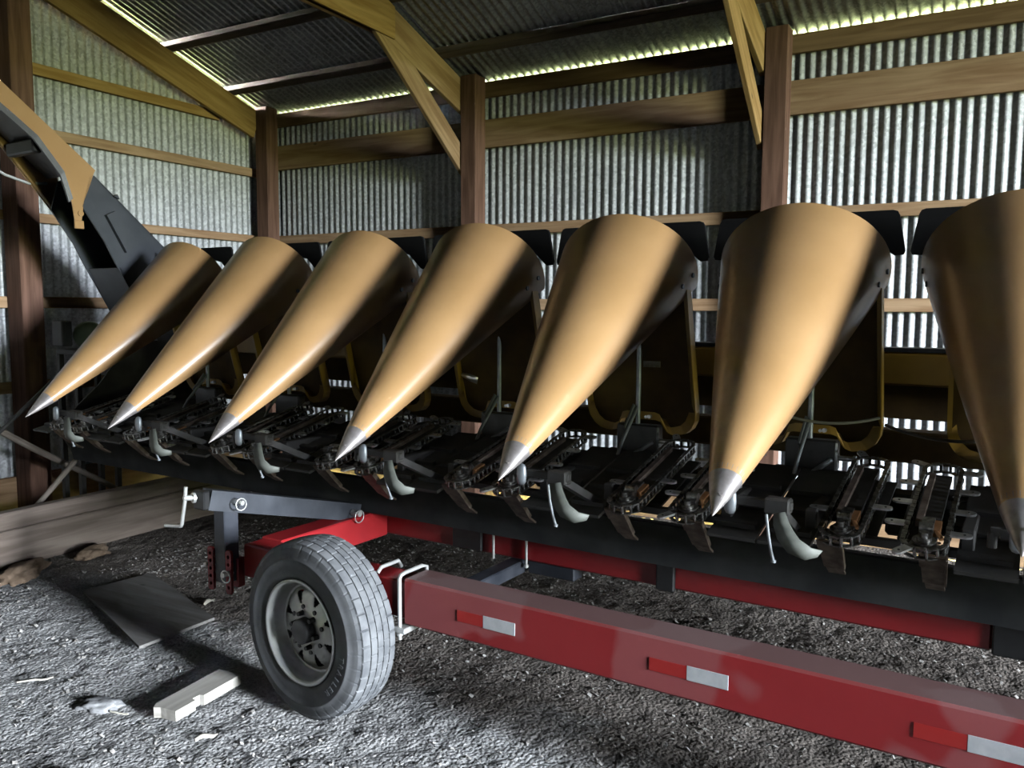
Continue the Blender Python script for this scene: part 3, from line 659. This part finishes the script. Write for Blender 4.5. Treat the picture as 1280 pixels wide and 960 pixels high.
for s in (2.485, 2.665):
    q = MB(); q.tube([(s, .818, .40), (s, .818, .563)], .0065, 8); q.disc((s, .818, .41), (0, 0, 1), .012, .012, 6); cp(q, 'clamp_rod', M['zincbolt'], rro)
cb_ = MB(); cb_.bbox(1.70, 1.83, .128, .83, .425, .560, .006); tag(cp(cb_, 'cross_beam', M['red_clean']), 'red cross beam behind the wheel')
du = MB(); du.bbox(2.56, 2.64, .14, .93, .365, .425, .006); du.bbox(2.66, 2.90, .84, .92, .37, .43, .006); tag(cp(du, 'strut', M['navy']), 'blue grey square strut between the rails')
ax = MB(); ax.tube([(2.30, .02, .35), (2.26, .40, .35)], .03, 14); ax.bbox(2.17, 2.37, .05, .11, .33, .42, .005); cp(ax, 'axle', M['navy'])
# prop arm with post, crank and holed brackets
arm = MB(); arm.bar((1.665, -.13, .775), (1.77, .655, .572), .075, .085)
armo = cp(arm, 'prop_arm', M['navy']); tag(armo, 'blue black square tube arm')
pp = MB(); pp.bbox(1.640, 1.710, -.075, .0, .40, .725, .004); tag(cp(pp, 'prop_post', M['navy'], armo), 'upright blue black post')
ck = MB(); ck.tube([(1.632, -.20, .835), (1.625, -.20, .78), (1.605, -.205, .675), (1.60, -.205, .667), (1.585, -.205, .664), (1.50, -.21, .655)], .0075, 8); ck.tube([(1.63, -.21, .79), (1.655, -.13, .78)], .012, 8); ck.disc((1.64, -.17, .785), (.03, .09, 0), .022, .012, 10)
tag(cp(ck, 'crank_handle', M['zincbolt'], armo), 'bright bent crank handle')
MBp = MB(); MBp.bbox(1.625, 1.70, -.165, -.132, .735, .815, .006); cp(MBp, 'arm_end_plate', M['black'], armo)
pin = MB(); pin.disc((1.725, -.03, .752), (1, 0, 0), .011, .10, 8); pin.tube([(1.765 + .022 * math.cos(a) * .3, -.03 + .022 * math.cos(a), .745 + .026 * math.sin(a)) for a in [2 * PI * q / 12 for q in range(13)]], .003, 5); tag(cp(pin, 'hitch_pin', M['zincbolt'], armo), 'bright hitch pin with a wire ring')
pin2 = MB(); pin2.disc((1.83, .60, .585), (1, 0, 0), .016, .05, 8); pin2.tube([(1.85, .60 + .03 * math.cos(a), .57 + .03 * math.sin(a)) for a in [2 * PI * q / 12 for q in range(13)]], .003, 5); tag(cp(pin2, 'hitch_pin', M['zincbolt'], armo), 'bright hitch pin with a wire ring')
for s0 in (1.606, 1.722):
    hb = MB(); w_ = .018; z0, z1, y0, y1 = .365, .552, -.085, -.073
    holes = [z0 + .028 + .033 * q for q in range(5)]; cx_ = s0 + w_
    # plate with round holes: cells around each hole
    ed_ = [z0] + [(holes[q] + holes[q + 1]) / 2 for q in range(4)] + [z1]
    for q in range(5):
        zc = holes[q]; lo, hi = ed_[q], ed_[q + 1]; sq, ci = [], []
        for a in [2 * PI * e / 16 for e in range(16)]:
            ca_, sa_ = math.cos(a), math.sin(a); k_ = min(w_ / max(abs(ca_), 1e-6), ((hi - zc) if sa_ > 0 else (zc - lo)) / max(abs(sa_), 1e-6))
            sq.append((cx_ + k_ * ca_, zc + k_ * sa_)); ci.append((cx_ + .0085 * ca_, zc + .0085 * sa_))
        vs = [(x, y0, z) for x, z in sq] + [(x, y0, z) for x, z in ci] + [(x, y1, z) for x, z in ci] + [(x, y1, z) for x, z in sq]
        F = []
        for e in range(16):
            g_ = (e + 1) % 16
            for o1, o2 in ((0, 16), (16, 32), (32, 48), (48, 0)): F.append((o1 + e, o1 + g_, o2 + g_, o2 + e))
        hb.add(vs, F)
    tag(cp(hb, 'holed_bracket', M['red_clean']), 'red flat bracket with a row of holes')
hb = MB(); hb.bbox(1.63, 1.72, -.02, .02, .37, .50, .004); cp(hb, 'bracket_block', M['red_clean'])
pin = MB(); pin.disc((1.740, -.09, .455), (0, 1, 0), .011, .05, 8); pin.tube([(1.740 + .028 * math.cos(a), -.10, .445 + .026 * math.sin(a)) for a in [2 * PI * q / 12 for q in range(13)]], .0032, 5); pin.disc((1.592, -.08, .47), (0, 1, 0), .010, .02, 8)
tag(cp(pin, 'hitch_pin', M['zincbolt']), 'bright hitch pin with a wire ring')

# trailer wheel: tyre with five ribs, slotted grey rim; its axis is local Z, turned so that -Z faces out
RT, WT = .348, .205
def tyre():
    n = 432; hw_ = WT / 2
    side = [(.196, -.080), (.202, -.090), (.215, -.097), (.245, -.1025), (.275, -.101), (.277, -.1025), (.283, -.1025), (.285, -.100), (.305, -.095), (.322, -.088), (.333, -.080)]
    ribs = [(-.078, -.048), (-.043, -.017), (-.013, .013), (.017, .043), (.048, .078)]
    prof = [(r, h, 0) for r, h in side]
    for q, (a, b) in enumerate(ribs):
        ra = RT - abs(a) ** 2 * 1.2; rb_ = RT - abs(b) ** 2 * 1.2
        if q: prof += [(RT - .008, a - .0008, 0)]
        prof += [(ra, a, q + 1), (rb_, b, q + 1)]
        if q < 4: prof += [(RT - .008, b + .0008, 0)]
    prof += [(r, -h, 0) for r, h in side[::-1]]
    mb = MB(); m = len(prof); vs = []
    for r, h, rib in prof:
        for k in range(n):
            rr_ = r
            if rib and (k + rib * 4) % 12 == 0: rr_ = r - (.005 if rib in (1, 5) else .0025)
            if not rib and .305 <= r <= .334 and k % 12 == 2: rr_ = r - .003
            a = 2 * PI * k / n; vs.append((rr_ * math.cos(a), rr_ * math.sin(a), h))
    ns = len(side)
    for i in range(m - 1):
        tread = ns - 3 <= i < m - ns + 2
        mb.cur = 1 if tread else 0
        mb.add([], [])
        o = len(mb.v)
    mb.v = [tuple(p) for p in vs]
    for i in range(m - 1):
        tread = ns - 2 <= i < m - ns + 1
        for k in range(n):
            mb.f.append((i * n + k, i * n + (k + 1) % n, (i + 1) * n + (k + 1) % n, (i + 1) * n + k)); mb.sm.append(not tread); mb.mi.append(1 if tread else 0)
    return mb
wc = (2.270, -.085, .345)
tyo = tyre().obj('wheel', [M['tyre'], M['tread']], cart)
WM = Matrix.Rotation(math.radians(-5), 4, 'Z') @ Matrix.Rotation(math.radians(-90), 4, 'X')      # local +Z -> cart +Y... outer face is -Z
tyo.matrix_local = Matrix.Translation(V(wc) + OX) @ WM
tag(tyo, 'dusty black trailer tyre with grey slotted rim')
ri = MB()
ri.lathe([(.196, -.078), (.203, -.092), (.206, -.097), (.200, -.1015), (.192, -.098), (.186, -.084), (.180, -.070), (.176, -.030), (.166, -.022), (.160, -.030)], 72)
nA = 288
rad = [.160, .150, .140, .128, .114, .100, .090, .076, .060, .042]
hts = [-.030, -.040, -.047, -.050, -.052, -.053, -.056, -.060, -.060, -.060]
vs = [(r * math.cos(2 * PI * k / nA), r * math.sin(2 * PI * k / nA), h) for r, h in zip(rad, hts) for k in range(nA)]
def slot(i, k):
    if not 1 <= i <= 4: return False
    per = nA // 8; half = {1: 7, 2: 6.5, 3: 5, 4: 3}[i]; return abs((k % per) - per / 2 + .5) < half
Fs = [(i * nA + k, i * nA + (k + 1) % nA, (i + 1) * nA + (k + 1) % nA, (i + 1) * nA + k) for i in range(len(rad) - 1) for k in range(nA) if not slot(i, k)]
ri.add(vs, Fs, True); ri.add([(x, y_, z + .005) for x, y_, z in vs], Fs, True)
rio = ri.obj('rim', M['rim'], tyo, fix=False); tag(rio, 'grey steel slotted rim')
hu = MB(); hu.lathe([(.0005, -.100), (.040, -.099), (.048, -.093), (.050, -.06), (.052, -.02), (.15, .03), (.17, .05), (.19, .07)], 36)
hu.obj('hub', M['hub'], tyo)
for k in range(6):
    a = 2 * PI * k / 6 + .2; MB().tube([(.066 * math.cos(a), .066 * math.sin(a), -.060), (.066 * math.cos(a), .066 * math.sin(a), -.084)], [.0115, .009], 6).obj('lug_nut', M['hub'], tyo)
for k in range(8):
    hh = MB()
    a = 2 * PI * k / 8 + .55; hh.disc((.088 * math.cos(a), .088 * math.sin(a), -.0575), (0, 0, 1), .009, .006, 12)
    hh.obj('rim_hole', M['hub'], tyo)
# raised lettering on the sidewall, one mesh
def lettering():
    mb = MB()
    for word, a0 in (('TRAILER', -9),):
        for q, ch in enumerate(word):
            cu = bpy.data.curves.new('t', 'FONT'); cu.body = ch; cu.size = .034; cu.extrude = .0008; cu.align_x = 'CENTER'; cu.align_y = 'CENTER'
            ob = bpy.data.objects.new('t', cu); C.objects.link(ob); bpy.context.view_layer.update()
            me = ob.evaluated_get(bpy.context.evaluated_depsgraph_get()).to_mesh()
            ang = math.radians(a0 - 6.6 * q)
            # seen from outside, right is +X and up is -Y; tops of the letters point away from the hub
            c_, s_ = math.cos(ang), math.sin(ang)
            mb.add([V((.251 * c_ + p.co.x * s_ + p.co.y * c_, -.251 * s_ + p.co.x * c_ - p.co.y * s_, -.1026 - p.co.z)) for p in me.vertices], [tuple(p.vertices) for p in me.polygons])
            bpy.data.objects.remove(ob); bpy.data.curves.remove(cu)
    return mb
tag(lettering().obj('tyre_lettering', M['letter'], tyo), 'faint raised letters')

for s_, in ((5.95,), (6.72,)):  # unseen wheels added to shade the ground between the rails
    copy_tree(tyo, cart, (s_ - 2.27, 0, 0))
c2 = MB(); c2.bbox(6.25, 6.40, .128, .83, .425, .560, .006); cp(c2, 'cross_beam', M['red_clean'])
# ------------------------------------------------------------------ things lying and leaning around
def slab(corners, z0, th):
    n = len(corners); return MB().prism([(x, y_, z0) for x, y_ in corners], (0, 0, th))
b = MB(); c = [(-4.24, 2.68), (-4.17, 3.06), (-3.27, 2.745), (-3.29, 2.335)]
cx_, cy_ = sum(p[0] for p in c) / 4, sum(p[1] for p in c) / 4
o = MB().prism([(x - cx_, y_ - cy_, 0) for x, y_ in c], (0, 0, .014)).obj('plywood_sheet', M['ply'], loc=(cx_, cy_, .012)); o.rotation_euler = (math.radians(.6), math.radians(-.8), 0)
tag(o, 'dirty grey plywood sheet lying on the dirt left of the wheel', 'plywood')
# notched block chocking the wheel
a, b_ = V((-2.595, 1.985, 0)), V((-2.63, 2.335, 0)); d = (b_ - a).normalized(); e = V((d.y, -d.x, 0))
L0 = (b_ - a).length
pl = [(0, .0), (.0, -.075), (-.012, -.10), (.015, -.118), (L0, -.118), (L0, .0), (.145, .0), (.140, -.018), (.105, -.02), (.10, .0)]
o = MB().prism([(x, y_, 0) for x, y_ in pl], (0, 0, .042)).obj('wood_block', M['block'])
mt = Matrix((d, -e * -1 if False else V((-d.y, d.x, 0)) * -1, V((0, 0, 1)))).transposed().to_4x4()
mt = Matrix((d, V((-d.y, d.x, 0)), V((0, 0, 1)))).transposed().to_4x4()
o.matrix_world = Matrix.Translation(a + V((0, 0, .006))) @ mt @ Matrix(((1, 0, 0, 0), (0, -1, 0, 0), (0, 0, 1, 0), (0, 0, 0, 1)))
tag(o, 'short pale split timber block lying beside the tyre', 'wood block')
# two heavy planks on edge, left of the cart
o = MB().bbox(-2.0, 2.0, -.035, .035, 0, .235, .008).obj('heavy_plank', M['wood_grey'], loc=(-5.085, 2.55, -.01)); o.rotation_euler = (0, 0, math.radians(90.5))
tag(o, 'wide grey plank on edge on the dirt, lower of the two stacked at left', 'plank', 'stacked grey planks')
o = MB().bbox(-2.0, 2.0, -.035, .05, 0, .11, .01).obj('heavy_plank', M['wood_grey'], loc=(-5.09, 2.54, .227)); o.rotation_euler = (0, 0, math.radians(90.5))
tag(o, 'narrower grey plank laid on the wide one, upper of the two stacked at left', 'plank', 'stacked grey planks')
# green motor on its dark stand
mo = empty('motor', (-5.62, 3.66, 0)); tag(mo, 'faded green motor on a dark stand by the left post', 'motor')
bd = MB(); bd.lathe([(.0005, -.15), (.07, -.15), (.092, -.13), (.098, -.10), (.098, .11), (.088, .14), (.05, .15), (.0005, .15)], 28, Matrix.Translation((0, .02, 1.375)) @ Matrix.Rotation(math.radians(90), 4, 'Y') @ Matrix.Rotation(math.radians(35), 4, 'X'))
bd.obj('housing', M['green'], mo)
sm = MB(); sm.bbox(-.12, .12, -.16, .16, 1.24, 1.275, .005)
for x in (-.10, .10):
    for y_ in (-.14, .14): sm.bbox(x - .018, x + .018, y_ - .018, y_ + .018, .0, 1.24, .003)
sm.bbox(-.12, .12, -.16, .16, .80, .83, .004); sm.bbox(-.06, .06, -.22, -.14, 1.30, 1.48, .008); sm.obj('stand', M['black_dirty'], mo)
# poles leaning behind the planks
for a, b_, r, lab in (((-5.50, 2.6, 1.03), (-5.44, 4.05, .02), .022, 'long dry pole slanting down to the right behind the planks'), ((-5.26, 3.50, .74), (-5.33, 2.80, .01), .018, 'short dry pole slanting down to the left by the post'),
                      ((-5.40, 1.98, .01), (-5.40, 3.49, 1.27), .013, 'thin dark rod rising to the right in front of the left post')):
    a, b_ = V(a), V(b_); ln = (b_ - a).length; x = (b_ - a).normalized(); y_ = V((0, 0, 1)).cross(x).normalized(); z = x.cross(y_)
    pts = [(ln * (i / 10 - .5), .012 * math.sin(i * 1.3), .01 * math.cos(i * .9)) for i in range(11)]
    if 'rod' in lab: o = MB().tube([(p, 0, 0) for p in (-ln / 2, ln / 2)], r, 10).obj('steel_rod', M['black_dirty'])
    else: o = MB().tube(pts, [r * (1.1 - .03 * i) for i in range(11)], 10).obj('pole', M['pole'])
    mt = Matrix((x, y_, z)).transposed().to_4x4(); mt.translation = (a + b_) / 2; o.matrix_world = mt
    tag(o, lab, 'rod' if 'rod' in lab else 'pole')
def lump(name, m, loc, sx, sy, sz, seed, label, cat, group=None, rz=0.):
    import bmesh
    bm = bmesh.new(); bmesh.ops.create_icosphere(bm, subdivisions=4, radius=1)
    for v_ in bm.verts:
        p = v_.co.copy(); k_ = 1 + .35 * noise.fractal(p * 1.3 + V((seed, 0, 0)), 1, 2, 4); v_.co = V((p.x * sx, p.y * sy, max(p.z, -.35) * sz)) * k_
    me = bpy.data.meshes.new(name); bm.to_mesh(me); bm.free(); me.materials.append(M[m])
    for p in me.polygons: p.use_smooth = True
    o = bpy.data.objects.new(name, me); C.objects.link(o); o.location = loc; o.rotation_euler = (0, 0, rz)
    return tag(o, label, cat, group)
lump('earth_clod', 'clod', (-4.88, 2.72, .0), .09, .20, .06, 3, 'brown crumbly earth clod against the lower grey plank', 'clod', rz=.5)
lump('earth_clod', 'clod', (-4.88, 3.16, .0), .06, .12, .05, 9, 'smaller brown earth clod beside the plywood sheet end', 'clod', rz=.2)
lump('stone', 'stone', (-2.98, 1.93, .0), .085, .05, .022, 5, 'flat grey stone in the dirt left of the timber block', 'stone', rz=.4)
lump('stone', 'stone', (-2.62, 1.55, .0), .05, .032, .022, 12, 'small grey stone near the bottom left of the floor', 'stone', rz=.9)
# a few stalks and husks that stand out of the litter
def stalk(x, y_, ang, ln, r, label, bend=.15):
    pts = []
    for i in range(7):
        t = (i / 6 - .5) * ln; px_, py_ = x + math.cos(ang) * t - math.sin(ang) * bend * ln * ((i / 6 - .5) ** 2), y_ + math.sin(ang) * t + math.cos(ang) * bend * ln * ((i / 6 - .5) ** 2)
        pts.append((px_ - x, py_ - y_, gz(px_, py_) + r + .004))
    o = MB().tube(pts, r, 7).obj('straw_stalk', M['straw'], loc=(x, y_, 0)); tag(o, label, 'straw', 'loose straw stalks on the dirt')
def floor_at(px, py):
    dd = F2 + R3 * ((px - 640) / 1032.138) - U3 * ((py - 480) / 1032.138); t = -H / dd.z; return dd.x * t, dd.y * t
for (x, y_, ang, ln, r, lab) in ((-3.42, 1.93, .75, .14, .004, 'longest pale straw stalk on the open dirt at left'), (-3.30, 1.62, .9, .09, .003, 'curved pale straw stalk below the longest one'), (-2.86, 1.93, .3, .08, .004, 'short pale stalk next to the flat grey stone'),
                                 (-3.35, 2.72, 1.1, .10, .0035, 'thin pale stalk at the right end of the plywood sheet'), (-1.75, 1.55, .9, .11, .004, 'pale straw stalk on the dirt right of the tyre'), (-.62, 2.75, .3, .2, .004, 'long pale stalk on the dirt between the red rails')):
    stalk(x, y_, ang, ln, r, lab)
def husk(x, y_, ang, label, s=1.):
    mb = MB(); n = 7; vs = []
    for i in range(n):
        t = i / (n - 1); w = math.sin(PI * (t * .85 + .1)) * .022 * s
        for k in range(5):
            q = (k - 2) / 2; vs.append(((t - .5) * .12 * s, w * q, .012 * (1 - q * q) * s + .012 * math.sin(t * 5) * s + .006))
    F = [(i * 5 + k, i * 5 + k + 1, (i + 1) * 5 + k + 1, (i + 1) * 5 + k) for i in range(n - 1) for k in range(4)]
    m = len(vs); mb.add(vs + [(a, b, c + .002) for a, b, c in vs], F + [tuple(m + q for q in f) for f in F], True)
    o = mb.obj('corn_husk', M['straw'], loc=(x, y_, gz(x, y_))); o.rotation_euler = (0, 0, ang); tag(o, label, 'husk', 'corn husks on the dirt')
husk(-.55, 2.62, 2.8, 'pale torn corn husk lying behind the front red rail', 1.1)
husk(-3.55, 2.95, 1.9, 'pale corn husk curled beside the plywood sheet', .9)
husk(-1.93, 1.72, .6, 'pale corn husk on the open dirt below the front red rail', 1.)
husk(-2.42, 1.98, 1.2, 'curled pale corn husk between the timber block and the tyre', .7)

# ------------------------------------------------------------------ light: overcast sky and grass outside, entering by the doorway and the gaps
w = bpy.data.worlds.new('World'); bpy.context.scene.world = w; w.use_nodes = True
nt = w.node_tree; N, Lk = nt.nodes, nt.links; bg = N['Background']
tc = N.new('ShaderNodeTexCoord'); sp = N.new('ShaderNodeSeparateXYZ'); Lk.new(tc.outputs['Generated'], sp.inputs[0])
cr = N.new('ShaderNodeValToRGB'); mr = N.new('ShaderNodeMapRange'); mr.inputs['From Min'].default_value = -1; mr.inputs['From Max'].default_value = 1
Lk.new(sp.outputs['Z'], mr.inputs['Value']); Lk.new(mr.outputs['Result'], cr.inputs['Fac'])
E_ = cr.color_ramp.elements; E_[0].position = 0; E_[0].color = (.085, .095, .042, 1); E_[1].position = 1; E_[1].color = (.62, .76, 1, 1)
for p, c in ((.485, (.085, .095, .044, 1)), (.520, (.05, .06, .035, 1)), (.545, (.85, .92, 1., 1)), (.70, (.80, .90, 1., 1))):
    e = cr.color_ramp.elements.new(p); e.color = c
Lk.new(cr.outputs['Color'], bg.inputs['Color']); bg.inputs['Strength'].default_value = 205.
ld = bpy.data.lights.new('doorway_portal', 'AREA'); ld.shape = 'RECTANGLE'; ld.size = DZ; ld.size_y = DY1 - DY0; ld.cycles.is_portal = True
lo = bpy.data.objects.new('doorway_portal', ld); C.objects.link(lo); lo.location = (XR + .02, (DY0 + DY1) / 2, DZ / 2); lo.rotation_euler = (0, math.radians(90), 0)

sc = bpy.context.scene
sc.view_settings.view_transform = 'Standard'; sc.view_settings.look = 'None'; sc.view_settings.gamma = 1; sc.view_settings.use_curve_mapping = False
sc.view_settings.exposure = 1.0
sc.cycles.use_denoising = True; sc.cycles.max_bounces = 8; sc.cycles.diffuse_bounces = 0; sc.cycles.glossy_bounces = 4; sc.cycles.sample_clamp_indirect = 6
